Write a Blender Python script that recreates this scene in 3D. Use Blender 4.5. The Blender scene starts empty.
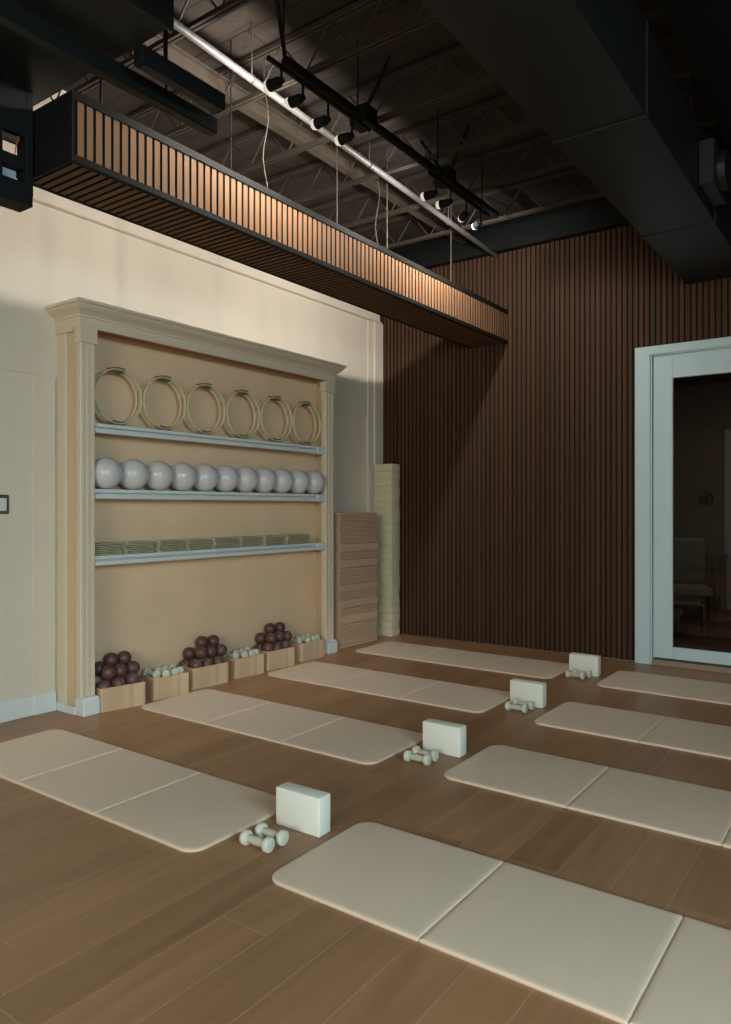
import bpy, bmesh, math, random
from mathutils import Vector, Matrix
random.seed(7)
PI = math.pi
sc = bpy.context.scene
col = sc.collection

# ------------------------------------------------------------------ materials
def new_mat(name):
    m = bpy.data.materials.new(name); m.use_nodes = True
    nt = m.node_tree; nt.nodes.clear()
    out = nt.nodes.new('ShaderNodeOutputMaterial')
    b = nt.nodes.new('ShaderNodeBsdfPrincipled')
    nt.links.new(b.outputs[0], out.inputs[0])
    return m, nt, b, out

def srgb(r, g, b):
    def f(c):
        c /= 255.0
        return c/12.92 if c <= .04045 else ((c+.055)/1.055)**2.4
    return (f(r), f(g), f(b), 1)

def mat(name, c, rough=.6, metal=0, var=.06, scale=6, bump=0, bscale=60, spec=.5, emit=None, estr=0, coat=0):
    m, nt, b, out = new_mat(name)
    b.inputs['Roughness'].default_value = rough
    b.inputs['Metallic'].default_value = metal
    b.inputs['Specular IOR Level'].default_value = spec
    b.inputs['Coat Weight'].default_value = coat
    tc = nt.nodes.new('ShaderNodeTexCoord')
    n = nt.nodes.new('ShaderNodeTexNoise'); n.inputs['Scale'].default_value = scale; n.inputs['Detail'].default_value = 4
    nt.links.new(tc.outputs['Object'], n.inputs['Vector'])
    mix = nt.nodes.new('ShaderNodeMix'); mix.data_type = 'RGBA'
    mix.inputs[6].default_value = tuple(max(0, x*(1-var)) for x in c[:3])+(1,)
    mix.inputs[7].default_value = tuple(min(1, x*(1+var)) for x in c[:3])+(1,)
    nt.links.new(n.outputs[0], mix.inputs[0]); nt.links.new(mix.outputs[2], b.inputs['Base Color'])
    if bump:
        n2 = nt.nodes.new('ShaderNodeTexNoise'); n2.inputs['Scale'].default_value = bscale; n2.inputs['Detail'].default_value = 3
        nt.links.new(tc.outputs['Object'], n2.inputs['Vector'])
        bp = nt.nodes.new('ShaderNodeBump'); bp.inputs['Strength'].default_value = bump; bp.inputs['Distance'].default_value = .004
        nt.links.new(n2.outputs[0], bp.inputs['Height']); nt.links.new(bp.outputs[0], b.inputs['Normal'])
    if emit:
        b.inputs['Emission Color'].default_value = emit; b.inputs['Emission Strength'].default_value = estr
    return m

def math_node(nt, op, a, b=None):
    n = nt.nodes.new('ShaderNodeMath'); n.operation = op
    for i, v in enumerate((a, b)):
        if v is None: continue
        if isinstance(v, (int, float)): n.inputs[i].default_value = v
        else: nt.links.new(v, n.inputs[i])
    return n.outputs[0]

def slat_mat(name, c1, c2, axis, pitch, rough=.7, grain_axis=2):
    """wood slats: one tone per slat, fine grain along the slat"""
    m, nt, b, out = new_mat(name)
    b.inputs['Roughness'].default_value = rough; b.inputs['Specular IOR Level'].default_value = .18
    tc = nt.nodes.new('ShaderNodeTexCoord'); sp = nt.nodes.new('ShaderNodeSeparateXYZ')
    nt.links.new(tc.outputs['Object'], sp.inputs[0])
    idx = math_node(nt, 'FLOOR', math_node(nt, 'DIVIDE', sp.outputs[axis], pitch))
    wn = nt.nodes.new('ShaderNodeTexWhiteNoise'); wn.noise_dimensions = '1D'; nt.links.new(idx, wn.inputs['W'])
    mp = nt.nodes.new('ShaderNodeMapping'); s = [60, 60, 60]; s[grain_axis] = 2.0
    mp.inputs['Scale'].default_value = s; nt.links.new(tc.outputs['Object'], mp.inputs[0])
    n = nt.nodes.new('ShaderNodeTexNoise'); n.inputs['Scale'].default_value = 1; n.inputs['Detail'].default_value = 4
    nt.links.new(mp.outputs[0], n.inputs['Vector'])
    f = math_node(nt, 'ADD', math_node(nt, 'MULTIPLY', wn.outputs[0], .55), math_node(nt, 'MULTIPLY', n.outputs[0], .45))
    mix = nt.nodes.new('ShaderNodeMix'); mix.data_type = 'RGBA'
    mix.inputs[6].default_value = c1; mix.inputs[7].default_value = c2
    nt.links.new(f, mix.inputs[0]); nt.links.new(mix.outputs[2], b.inputs['Base Color'])
    return m

def floor_mat():
    m, nt, b, out = new_mat('oak_planks')
    tc = nt.nodes.new('ShaderNodeTexCoord'); sp = nt.nodes.new('ShaderNodeSeparateXYZ')
    nt.links.new(tc.outputs['Object'], sp.inputs[0])
    W, L = .19, 1.9
    px = math_node(nt, 'DIVIDE', sp.outputs[0], W); row = math_node(nt, 'FLOOR', px); fx = math_node(nt, 'FRACT', px)
    w1 = nt.nodes.new('ShaderNodeTexWhiteNoise'); w1.noise_dimensions = '1D'; nt.links.new(row, w1.inputs['W'])
    py = math_node(nt, 'ADD', math_node(nt, 'DIVIDE', sp.outputs[1], L), math_node(nt, 'MULTIPLY', w1.outputs[0], 7.3))
    cell = math_node(nt, 'FLOOR', py); fy = math_node(nt, 'FRACT', py)
    comb = nt.nodes.new('ShaderNodeCombineXYZ'); nt.links.new(row, comb.inputs[0]); nt.links.new(cell, comb.inputs[1])
    w2 = nt.nodes.new('ShaderNodeTexWhiteNoise'); w2.noise_dimensions = '2D'; nt.links.new(comb.outputs[0], w2.inputs['Vector'])
    # grain, shifted per board
    off = nt.nodes.new('ShaderNodeCombineXYZ'); nt.links.new(math_node(nt, 'MULTIPLY', w2.outputs[0], 40), off.inputs[1])
    add = nt.nodes.new('ShaderNodeVectorMath'); add.operation = 'ADD'
    nt.links.new(tc.outputs['Object'], add.inputs[0]); nt.links.new(off.outputs[0], add.inputs[1])
    mp = nt.nodes.new('ShaderNodeMapping'); mp.inputs['Scale'].default_value = (16, 1.3, 1); nt.links.new(add.outputs[0], mp.inputs[0])
    n1 = nt.nodes.new('ShaderNodeTexNoise'); n1.inputs['Scale'].default_value = 1; n1.inputs['Detail'].default_value = 6; n1.inputs['Distortion'].default_value = .8
    nt.links.new(mp.outputs[0], n1.inputs['Vector'])
    mp2 = nt.nodes.new('ShaderNodeMapping'); mp2.inputs['Scale'].default_value = (3.2, .7, 1); nt.links.new(add.outputs[0], mp2.inputs[0])
    n2 = nt.nodes.new('ShaderNodeTexNoise'); n2.inputs['Scale'].default_value = 1; n2.inputs['Detail'].default_value = 3
    nt.links.new(mp2.outputs[0], n2.inputs['Vector'])
    f = math_node(nt, 'ADD', math_node(nt, 'MULTIPLY', w2.outputs[0], .20),
        math_node(nt, 'ADD', math_node(nt, 'MULTIPLY', n1.outputs[0], .55), math_node(nt, 'MULTIPLY', n2.outputs[0], .35)))
    ramp = nt.nodes.new('ShaderNodeValToRGB')
    ramp.color_ramp.elements[0].position = .22; ramp.color_ramp.elements[0].color = FLOOR_D
    ramp.color_ramp.elements[1].position = .86; ramp.color_ramp.elements[1].color = FLOOR_L
    nt.links.new(f, ramp.inputs[0])
    # seams
    sx = math_node(nt, 'MINIMUM', fx, math_node(nt, 'SUBTRACT', 1, fx)); sx = math_node(nt, 'MULTIPLY', sx, W)
    sy = math_node(nt, 'MINIMUM', fy, math_node(nt, 'SUBTRACT', 1, fy)); sy = math_node(nt, 'MULTIPLY', sy, L)
    seam = math_node(nt, 'LESS_THAN', math_node(nt, 'MINIMUM', sx, sy), .0016)
    mix = nt.nodes.new('ShaderNodeMix'); mix.data_type = 'RGBA'; nt.links.new(math_node(nt, 'MULTIPLY', seam, .42), mix.inputs[0])
    nt.links.new(ramp.outputs[0], mix.inputs[6]); mix.inputs[7].default_value = srgb(196, 168, 132)
    nt.links.new(mix.outputs[2], b.inputs['Base Color'])
    b.inputs['Roughness'].default_value = .42
    bp = nt.nodes.new('ShaderNodeBump'); bp.inputs['Strength'].default_value = .15; bp.inputs['Distance'].default_value = .002
    nt.links.new(n1.outputs[0], bp.inputs['Height']); nt.links.new(bp.outputs[0], b.inputs['Normal'])
    return m

def deck_mat():
    m, nt, b, out = new_mat('roof_deck')
    tc = nt.nodes.new('ShaderNodeTexCoord')
    br = nt.nodes.new('ShaderNodeTexBrick'); br.inputs['Scale'].default_value = 1.0
    br.inputs['Brick Width'].default_value = 1.4; br.inputs['Row Height'].default_value = .16
    br.inputs['Mortar Size'].default_value = .006
    br.inputs['Color1'].default_value = DECK1; br.inputs['Color2'].default_value = DECK2
    br.inputs['Mortar'].default_value = (.008, .006, .005, 1)
    nt.links.new(tc.outputs['Object'], br.inputs['Vector'])
    n = nt.nodes.new('ShaderNodeTexNoise'); n.inputs['Scale'].default_value = 9; n.inputs['Detail'].default_value = 6
    nt.links.new(tc.outputs['Object'], n.inputs['Vector'])
    mix = nt.nodes.new('ShaderNodeMix'); mix.data_type = 'RGBA'; mix.blend_type = 'MULTIPLY'; mix.inputs[0].default_value = .8
    nt.links.new(br.outputs[0], mix.inputs[6]); nt.links.new(n.outputs[0], mix.inputs[7])
    nt.links.new(mix.outputs[2], b.inputs['Base Color']); b.inputs['Roughness'].default_value = .85
    return m

FLOOR_D = srgb(120, 86, 58); FLOOR_L = srgb(172, 131, 94)
DECK1 = srgb(70, 57, 46); DECK2 = srgb(57, 47, 38)
M = {}
M['floor'] = floor_mat()
M['deck'] = deck_mat()
M['plaster'] = mat('cream_plaster', srgb(212, 201, 182), .85, var=.05, scale=2.5, bump=.15, bscale=30)
M['orange_plaster'] = mat('tan_plaster', srgb(228, 197, 162), .8, var=.09, scale=3.5, bump=.2, bscale=18)
M['cream_paint'] = mat('cream_painted_wood', srgb(212, 200, 176), .5, var=.03)
M['white_paint'] = mat('white_painted_trim', srgb(212, 219, 217), .45, var=.02)
M['door_paint'] = mat('white_door_paint', srgb(186, 210, 216), .4, var=.02)
M['felt'] = mat('black_felt', srgb(16, 15, 14), .95)
M['slats'] = slat_mat('walnut_slats', srgb(62, 43, 28), srgb(86, 58, 37), 0, .0456)
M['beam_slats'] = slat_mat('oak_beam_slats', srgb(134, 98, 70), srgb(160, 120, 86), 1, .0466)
M['slats_shaded'] = slat_mat('oak_beam_slats_shaded', srgb(104, 76, 56), srgb(126, 94, 70), 1, .0466, grain_axis=0)  # same beam oak, darkened: the underside's shade is put into the colour
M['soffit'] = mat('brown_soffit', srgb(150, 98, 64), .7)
M['black'] = mat('black_painted_metal', srgb(15, 19, 19), .65, var=.1, spec=.2)
M['duct'] = mat('black_painted_duct', srgb(22, 26, 26), .48, var=.5, scale=2.2, bump=.5, bscale=3)
M['joist'] = mat('joist_steel', srgb(56, 48, 39), .6, var=.15)
M['pipe'] = mat('grey_white_pipe', srgb(84, 82, 78), .5, var=.08)
M['girder'] = mat('girder_steel', srgb(74, 64, 53), .6, var=.15)
M['rail'] = mat('dark_bronze_rail', srgb(27, 25, 22), .65, spec=.15)
M['inset'] = mat('tan_inset_board', srgb(206, 186, 152), .7)
M['mat'] = mat('cream_mat_vinyl', srgb(214, 196, 173), .62, var=.025, scale=12, bump=.25, bscale=160)
M['block'] = mat('off_white_foam_block', srgb(219, 224, 213), .7, var=.02, bump=.2, bscale=200)
M['dumbbell'] = mat('grey_green_neoprene', srgb(196, 200, 184), .5, var=.04)
M['handle'] = mat('dumbbell_grip', srgb(178, 178, 160), .6, var=.04)
M['ball'] = mat('grey_white_ball_vinyl', srgb(206, 204, 203), .25, var=.03)
M['valve'] = mat('ball_plug', srgb(170, 172, 172), .5)
M['maroon'] = mat('maroon_soft_ball', srgb(90, 62, 57), .42, var=.15, scale=14)
M['ring'] = mat('cream_ring', srgb(206, 196, 158), .5, var=.04)
M['ring_pad'] = mat('olive_grey_pad', srgb(112, 104, 84), .7)
M['crate'] = slat_mat('light_wood_crate', srgb(180, 152, 122), srgb(212, 186, 152), 1, .034)
M['towel'] = mat('grey_green_cloth', srgb(204, 200, 174), .95, var=.14, scale=40, bump=.3, bscale=150)
M['fmat'] = mat('tan_folded_mat', srgb(196, 166, 138), .8, var=.05, bump=.2, bscale=120)
M['fmat_seam'] = mat('brown_mat_edge', srgb(140, 108, 82), .85)
M['sblock'] = mat('pale_stacked_block', srgb(206, 200, 168), .75, var=.03)
M['bulb'] = mat('lamp_lens', srgb(235, 235, 225), .3, emit=(1, .93, .8, 1), estr=.5)
M['steel'] = mat('brushed_steel', srgb(140, 132, 112), .35, metal=.8)
M['threshold'] = mat('grey_brown_threshold', srgb(140, 126, 110), .6)
M['wire'] = mat('grey_wire', srgb(74, 67, 57), .6)
M['orange_wire'] = mat('orange_cable', srgb(190, 80, 40), .5)
M['blue_plastic'] = mat('pale_blue_plastic', srgb(150, 175, 190), .5)
M['dark_wall'] = mat('dim_room_paint', srgb(140, 118, 98), .9)
M['chair_fabric'] = mat('grey_chair_fabric', srgb(150, 148, 130), .9)
M['desk'] = mat('brown_desk', srgb(110, 66, 44), .6)
mg, nt, b, out = new_mat('door_glass')
nt.nodes.remove(b)
tr = nt.nodes.new('ShaderNodeBsdfTransparent'); tr.inputs[0].default_value = (.62, .62, .6, 1)
gl = nt.nodes.new('ShaderNodeBsdfGlossy'); gl.inputs['Roughness'].default_value = .02
fr = nt.nodes.new('ShaderNodeFresnel'); fr.inputs[0].default_value = 1.45
mx = nt.nodes.new('ShaderNodeMixShader'); nt.links.new(fr.outputs[0], mx.inputs[0]); nt.links.new(tr.outputs[0], mx.inputs[1]); nt.links.new(gl.outputs[0], mx.inputs[2])
nt.links.new(mx.outputs[0], out.inputs[0]); M['glass'] = mg

# ------------------------------------------------------------------ geometry helpers
def bm_new(): return bmesh.new()

def box(bm, x0, x1, y0, y1, z0, z1, bev=0, seg=2, mi=0, rz=0, c=None):
    r = bmesh.ops.create_cube(bm, size=1)
    vs = r['verts']
    Mx = Matrix.Translation(((x0+x1)/2, (y0+y1)/2, (z0+z1)/2)) @ Matrix.Rotation(rz, 4, 'Z') @ Matrix.Diagonal((x1-x0, y1-y0, z1-z0, 1))
    bmesh.ops.transform(bm, matrix=Mx, verts=vs)
    fs = set(f for v in vs for f in v.link_faces)
    for f in fs: f.material_index = mi
    if bev:
        es = set(e for v in vs for e in v.link_edges)
        bmesh.ops.bevel(bm, geom=list(es), offset=bev, segments=seg, profile=.5, affect='EDGES')

def slat(bm, x0, x1, y0, y1, z0, z1, face, mi=1):
    """slat with a wood face and black edges; face = axis and side that carries the wood"""
    n0 = len(bm.faces); box(bm, x0, x1, y0, y1, z0, z1)
    bm.faces.ensure_lookup_table()
    bm.normal_update()
    for f in bm.faces[n0:]:
        if f.normal.dot(Vector(face)) > .9: f.material_index = mi

def cyl(bm, p0, p1, r, seg=16, r2=None, caps=True):
    p0, p1 = Vector(p0), Vector(p1); d = p1-p0
    q = d.to_track_quat('Z', 'Y').to_matrix().to_4x4()
    Mx = Matrix.Translation((p0+p1)/2) @ q
    bmesh.ops.create_cone(bm, cap_ends=caps, segments=seg, radius1=r, radius2=r if r2 is None else r2, depth=d.length, matrix=Mx)

def tube(bm, pts, r, seg=8):
    for a, b_ in zip(pts[:-1], pts[1:]): cyl(bm, a, b_, r, seg)

def lathe(bm, prof, Mx=Matrix.Identity(4), seg=24):
    rings = []
    for (r, z) in prof:
        if r < 1e-6: rings.append([bm.verts.new(Mx @ Vector((0, 0, z)))]); continue
        rings.append([bm.verts.new(Mx @ Vector((r*math.cos(2*PI*i/seg), r*math.sin(2*PI*i/seg), z))) for i in range(seg)])
    for A, B in zip(rings[:-1], rings[1:]):
        for i in range(seg):
            j = (i+1) % seg
            if len(A) == 1 and len(B) == 1: continue
            if len(A) == 1: bm.faces.new((A[0], B[j], B[i]))
            elif len(B) == 1: bm.faces.new((A[i], A[j], B[0]))
            else: bm.faces.new((A[i], A[j], B[j], B[i]))

def prism(bm, pts, axis, a0, a1):
    """extrude a closed 2-D outline along an axis. axis 'x': pts=(y,z); 'y': pts=(x,z); 'z': pts=(x,y)"""
    def P(p, a):
        return {'x': (a, p[0], p[1]), 'y': (p[0], a, p[1]), 'z': (p[0], p[1], a)}[axis]
    A = [bm.verts.new(P(p, a0)) for p in pts]; B = [bm.verts.new(P(p, a1)) for p in pts]
    n = len(pts)
    bm.faces.new(A); bm.faces.new(B[::-1])
    for i in range(n):
        j = (i+1) % n; bm.faces.new((A[j], A[i], B[i], B[j]))

def obj(name, bm, m, parent=None, smooth=False, loc=None):
    bmesh.ops.recalc_face_normals(bm, faces=bm.faces[:])
    me = bpy.data.meshes.new(name); bm.to_mesh(me); bm.free()
    for mm in (m if isinstance(m, (list, tuple)) else [m]): me.materials.append(mm)
    if smooth:
        me.polygons.foreach_set('use_smooth', [True]*len(me.polygons))
        try: me.set_sharp_from_angle(angle=math.radians(40))
        except Exception: pass
    o = bpy.data.objects.new(name, me); col.objects.link(o)
    if parent is not None: o.parent = parent
    if loc: o.location = loc
    return o

def tag(o, label, cat, group=None, kind=None):
    if label: o['label'] = label
    if cat: o['category'] = cat
    if group: o['group'] = group
    if kind: o['kind'] = kind
    return o

def thing(name, label, cat, loc=(0, 0, 0), group=None, rz=0):
    o = bpy.data.objects.new(name, None); o.empty_display_size = .05; col.objects.link(o)
    o.location = loc; o.rotation_euler[2] = rz
    return tag(o, label, cat, group)

def copy_tree(o, label=None, loc=None, rot=None, parent=None):
    c = o.copy(); col.objects.link(c)
    if parent is not None: c.parent = parent
    if label: c['label'] = label
    if loc is not None: c.location = loc
    if rot is not None: c.rotation_euler = rot
    for ch in list(o.children): copy_tree(ch, parent=c)
    return c

def struct(name, bm, m, smooth=False):
    o = obj(name, bm, m, smooth=smooth); o['kind'] = 'structure'; return o

ORD = ['first', 'second', 'third', 'fourth', 'fifth', 'sixth', 'seventh', 'eighth', 'ninth', 'tenth', 'eleventh', 'twelfth', 'thirteenth',
       'fourteenth', 'fifteenth', 'sixteenth', 'seventeenth', 'eighteenth', 'nineteenth', 'twentieth', 'twenty-first', 'twenty-second', 'twenty-third']

# ------------------------------------------------------------------ room shell
RX, RY, CEIL = 6.9, -11.0, 4.02
bm = bm_new(); box(bm, -.2, RX+.2, RY-.2, .02, -.12, 0); struct('floor', bm, M['floor'])
bm = bm_new(); box(bm, -.2, RX+.2, RY-.2, .2, CEIL, CEIL+.12); struct('ceiling', bm, M['deck'])

# left wall, with recessed panels and a flat strip either side of the shelving unit
bm = bm_new()
box(bm, -.2, 0, RY, 0, 0, CEIL)
struct('wall_left', bm, M['plaster'])
bm = bm_new()
box(bm, 0, .013, -3.842, -3.69, 0, 2.14, .003, 1)
box(bm, 0, .012, -8, -2.0, 2.14, 3.22)
struct('trim_1', bm, M['plaster'])
bm = bm_new(); box(bm, 0, .012, -2.0, -.0, 2.225, 3.22); box(bm, 0, .026, -.245, -.0, 0, 3.22, .005, 2); box(bm, 0, .045, -.15, -.0, 0, 3.22, .006, 2)
struct('trim_2', bm, M['plaster'])
bm = bm_new(); prism(bm, [(0, 3.222), (.016, 3.23), (.024, 3.238), (.024, 3.246), (0, 3.25)], 'y', -8, 0); struct('trim_3', bm, M['plaster'])
# baseboard of the left wall
bm = bm_new(); box(bm, 0, .014, RY, -3.842, 0, .125, .003, 1); box(bm, .0, .026, -3.842, -3.69, 0, .125, .003, 1); box(bm, 0, .02, -1.13, -.0, 0, .10, .003, 1)
struct('baseboard_left', bm, M['white_paint'])

# slatted far wall: felt backing, real slats, door opening x 2.76..3.86
DX0, DX1, DZ = 2.755, 3.90, 2.56
PITCH = .0456
bm = bm_new()
box(bm, -.2, DX0-.03, 0, .12, 0, CEIL, mi=0); box(bm, DX1+.03, RX+.2, 0, .12, 0, CEIL, mi=0); box(bm, DX0-.03, DX1+.03, 0, .12, DZ+.02, CEIL, mi=0)
i = 0
x = .05
while x < 5.6:
    z0 = .012
    if DX0-.14 < x+.032 and x < DX1+.14: z0 = DZ+.08
    z1 = 3.69
    xm = round(x/PITCH)*PITCH
    slat(bm, xm+.007, xm+.037, -.010, 0, z0, z1, (0, -1, 0))
    x += PITCH
for f in bm.faces: pass
wf = struct('wall_far', bm, [M['felt'], M['slats']])
bm = bm_new(); box(bm, .27, DX0-.14, -.018, 0, 0, .012, .002, 1); struct('baseboard_far', bm, M['steel'])
bm = bm_new(); box(bm, 0, 6, -.09, 0, 3.69, 3.78); box(bm, 0, 6, -.05, 0, 3.78, CEIL); struct('trim_4', bm, M['black'])
# near and right wall with window openings
bm = bm_new()
WA, WB = 3.3, 6.5
box(bm, -.2, WA, RY-.2, RY, 0, CEIL); box(bm, WB, RX+.2, RY-.2, RY, 0, CEIL); box(bm, WA, WB, RY-.2, RY, 0, .5); box(bm, WA, WB, RY-.2, RY, 3.0, CEIL)
struct('wall_near', bm, M['plaster'])
bm = bm_new()
VA, VB = -8.2, -5.1
box(bm, RX, RX+.2, RY, VA, 0, CEIL); box(bm, RX, RX+.2, VB, 0, 0, CEIL); box(bm, RX, RX+.2, VA, VB, 0, .4); box(bm, RX, RX+.2, VA, VB, 3.0, CEIL)
struct('wall_right', bm, M['plaster'])
bm = bm_new()
for a in (WA, (WA+WB)/2-.03, WB-.06): box(bm, a, a+.06, RY-.12, RY-.04, .5, 3.0)
box(bm, WA, WB, RY-.12, RY-.04, .5, .56); box(bm, WA, WB, RY-.12, RY-.04, 2.94, 3.0)
struct('window_1', bm, M['rail'])
bm = bm_new()
for a in (VA, (VA+VB)/2-.03, VB-.06): box(bm, RX+.04, RX+.12, a, a+.06, .4, 3.0)
box(bm, RX+.04, RX+.12, VA, VB, .4, .46); box(bm, RX+.04, RX+.12, VA, VB, 2.94, 3.0)
struct('window_2', bm, M['rail'])

# ------------------------------------------------------------------ door with glass, and the dim room beyond
bm = bm_new(); box(bm, DX0, DX1, 0.0, .045, .075, DZ, .003, 1)
# cut as four rails instead of a slab
bm.free(); bm = bm_new()
GX0, GX1, GZ0, GZ1 = 2.912, 3.74, .158, 2.365
box(bm, DX0+.004, GX0, .0, .045, .06, DZ, .004, 1); box(bm, GX1, DX1-.004, .0, .045, .06, DZ, .004, 1)
box(bm, GX0, GX1, .0, .045, .06, GZ0, .004, 1); box(bm, GX0, GX1, .0, .045, GZ1, DZ, .004, 1)
door = struct('door_1', bm, M['door_paint'])
bm = bm_new()
CX0, CX1 = 2.618, DX1+.135
box(bm, CX0, DX0-.012, -.03, 0, 0, DZ+.08, .004, 1); box(bm, DX0-.012, DX0, -.018, .1, 0, DZ+.01, .002, 1)
box(bm, DX1+.012, CX1, -.03, 0, 0, DZ+.08, .004, 1); box(bm, DX1, DX1+.012, -.018, .1, 0, DZ+.01, .002, 1)
box(bm, CX0, CX1, -.032, 0, DZ+.01, DZ+.08, .004, 1); box(bm, DX0-.01, DX1+.01, -.018, .1, DZ, DZ+.012, .002, 1)
obj('door_casing', bm, M['door_paint'], door)
bm = bm_new(); box(bm, GX0-.005, GX1+.005, .018, .026, GZ0-.005, GZ1+.005); obj('glass_pane', bm, M['glass'], door)
bm = bm_new(); box(bm, DX0, DX1, -.03, .12, 0, .045, .004, 1); obj('threshold', bm, M['threshold'], door)
bm = bm_new(); cyl(bm, (GX1+.08, -.01, 1.0), (GX1+.08, -.06, 1.0), .012); cyl(bm, (GX1+.08, -.055, 1.0), (GX1-.02, -.055, 1.0), .01); obj('door_handle', bm, M['steel'], door, True)
# room beyond
bm = bm_new(); box(bm, 1.2, 6.0, .2, 4.1, -.12, 0); struct('floor_beyond', bm, M['desk'])
bm = bm_new(); box(bm, 1.2, 6.0, 4.0, 4.1, 0, 2.9); struct('wall_beyond', bm, M['dark_wall'])
bm = bm_new(); box(bm, 1.1, 1.2, .2, 4.1, 0, 2.9); struct('wall_beyond_left', bm, M['dark_wall'])
bm = bm_new(); box(bm, 6.0, 6.1, .2, 4.1, 0, 2.9); struct('wall_beyond_right', bm, M['dark_wall'])
bm = bm_new(); box(bm, 1.2, 6.0, .12, 4.1, 2.9, 3.0); struct('ceiling_beyond', bm, M['dark_wall'])

# ------------------------------------------------------------------ built-in shelving unit
U = thing('shelving_unit', 'wide cream built-in shelving unit with crown moulding against the left wall', 'shelving unit', (0, 0, 0))
YL, YLI, YRI, YR = -3.68, -3.575, -1.25, -1.13
SX = .27
bm = bm_new(); box(bm, .004, .10, YL+.02, YR-.02, 0, 2.5); obj('back_panel', bm, M['orange_plaster'], U)
for (a, c) in ((YL, YLI), (YR, YRI)):
    lo, hi = min(a, c), max(a, c)
    bm = bm_new()
    box(bm, .225, SX, lo, hi, .0, 2.45, .003, 1)
    # raised edge beads leave a shallow flute down the middle
    w = (hi-lo)
    box(bm, SX-.002, SX+.008, lo+.006, lo+w*.26, .115, 2.33, .002, 1)
    box(bm, SX-.002, SX+.008, lo+w*.38, hi-w*.38, .115, 2.33, .003, 1)
    box(bm, SX-.002, SX+.008, hi-w*.26, hi-.006, .115, 2.33, .002, 1)
    p = obj('pilaster', bm, M['cream_paint'], U)
    bm = bm_new(); box(bm, .22, .311, lo-.004 if lo < -3 else lo-.006, hi+.008, 0, .10, .004, 1); box(bm, .222, .304, lo-.001, hi+.004, .10, .112, .003, 1)
    obj('plinth', bm, M['white_paint'], p)
    bm = bm_new(); box(bm, .22, .284, lo-.010, hi+.010, 2.335, 2.433, .002, 1); obj('capital', bm, M['cream_paint'], p)
# outer side panels: rear stile, recessed board, base rail
for s, yy in ((1, YL), (-1, YR)):
    bm = bm_new()
    def sb(x0, x1, d, z0, z1):
        y0, y1 = (yy+s*d, yy+s*(d+.02)); box(bm, x0, x1, min(y0, y1), max(y0, y1), z0, z1, .002, 1)
    sb(0, .105, 0, 0, 2.42)
    o = obj('side_panel', bm, M['cream_paint'], U)
    bm = bm_new(); sb(.105, .225, .014, .0, 2.42); obj('inset_board', bm, M['inset'], o)
    bm = bm_new(); box(bm, .004, .222, min(yy, yy-s*.008), max(yy, yy-s*.008), 0, .05, .002, 1); obj('base_rail', bm, M['white_paint'], o)
# header and crown: the moulding profile runs round three sides
bm = bm_new(); box(bm, .205, .285, YL-.012, YR+.02, 2.432, 2.55, .002, 1); box(bm, .0, .205, YL-.012, YL+.05, 2.412, 2.55); box(bm, .0, .205, YR-.05, YR+.02, 2.412, 2.55)
H_ = obj('header', bm, M['cream_paint'], U)
bm = bm_new()
prof = [(.002, 2.494), (.010, 2.497), (.010, 2.506), (.018, 2.512), (.034, 2.522), (.056, 2.533), (.078, 2.549), (.082, 2.556), (.096, 2.560), (.100, 2.566), (.100, 2.578)]
def ringpts(o, z): return [(0, YL-.012-o*.75, z), (.285+o, YL-.012-o*.75, z), (.285+o, YR+.02-.0+o*.0+o*.3, z), (0, YR+.02+o*.3, z)]
rows = [[bm.verts.new(p) for p in ringpts(o, z)] for o, z in prof]
for A, B in zip(rows[:-1], rows[1:]):
    for k in range(3): bm.faces.new((A[k], A[k+1], B[k+1], B[k]))
bm.faces.new(rows[-1]);
bm.faces.new(rows[0][::-1])
obj('crown_moulding', bm, M['cream_paint'], U)
# niche liner above the opening (dark brown edge under the header)
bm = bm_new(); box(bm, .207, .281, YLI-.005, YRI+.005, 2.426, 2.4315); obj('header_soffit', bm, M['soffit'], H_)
SHZ = (1.842, 1.421, .993)
for z in SHZ:
    bm = bm_new()
    box(bm, .10, .235, YLI-.03, YRI+.03, z-.050, z, .002, 1)
    box(bm, .23, .262, YLI+.004, YRI-.002, z-.024, z, .003, 2)
    box(bm, .23, .270, YLI+.004, YRI-.002, z-.062, z-.034, .003, 2)
    sh = obj('shelf', bm, M['white_paint'], U)
    bm = bm_new(); box(bm, .10, .272, YRI-.10, YRI-.002, z-.066, z-.004, .004, 2); obj('shelf_bracket', bm, M['white_paint'], sh)

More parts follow.
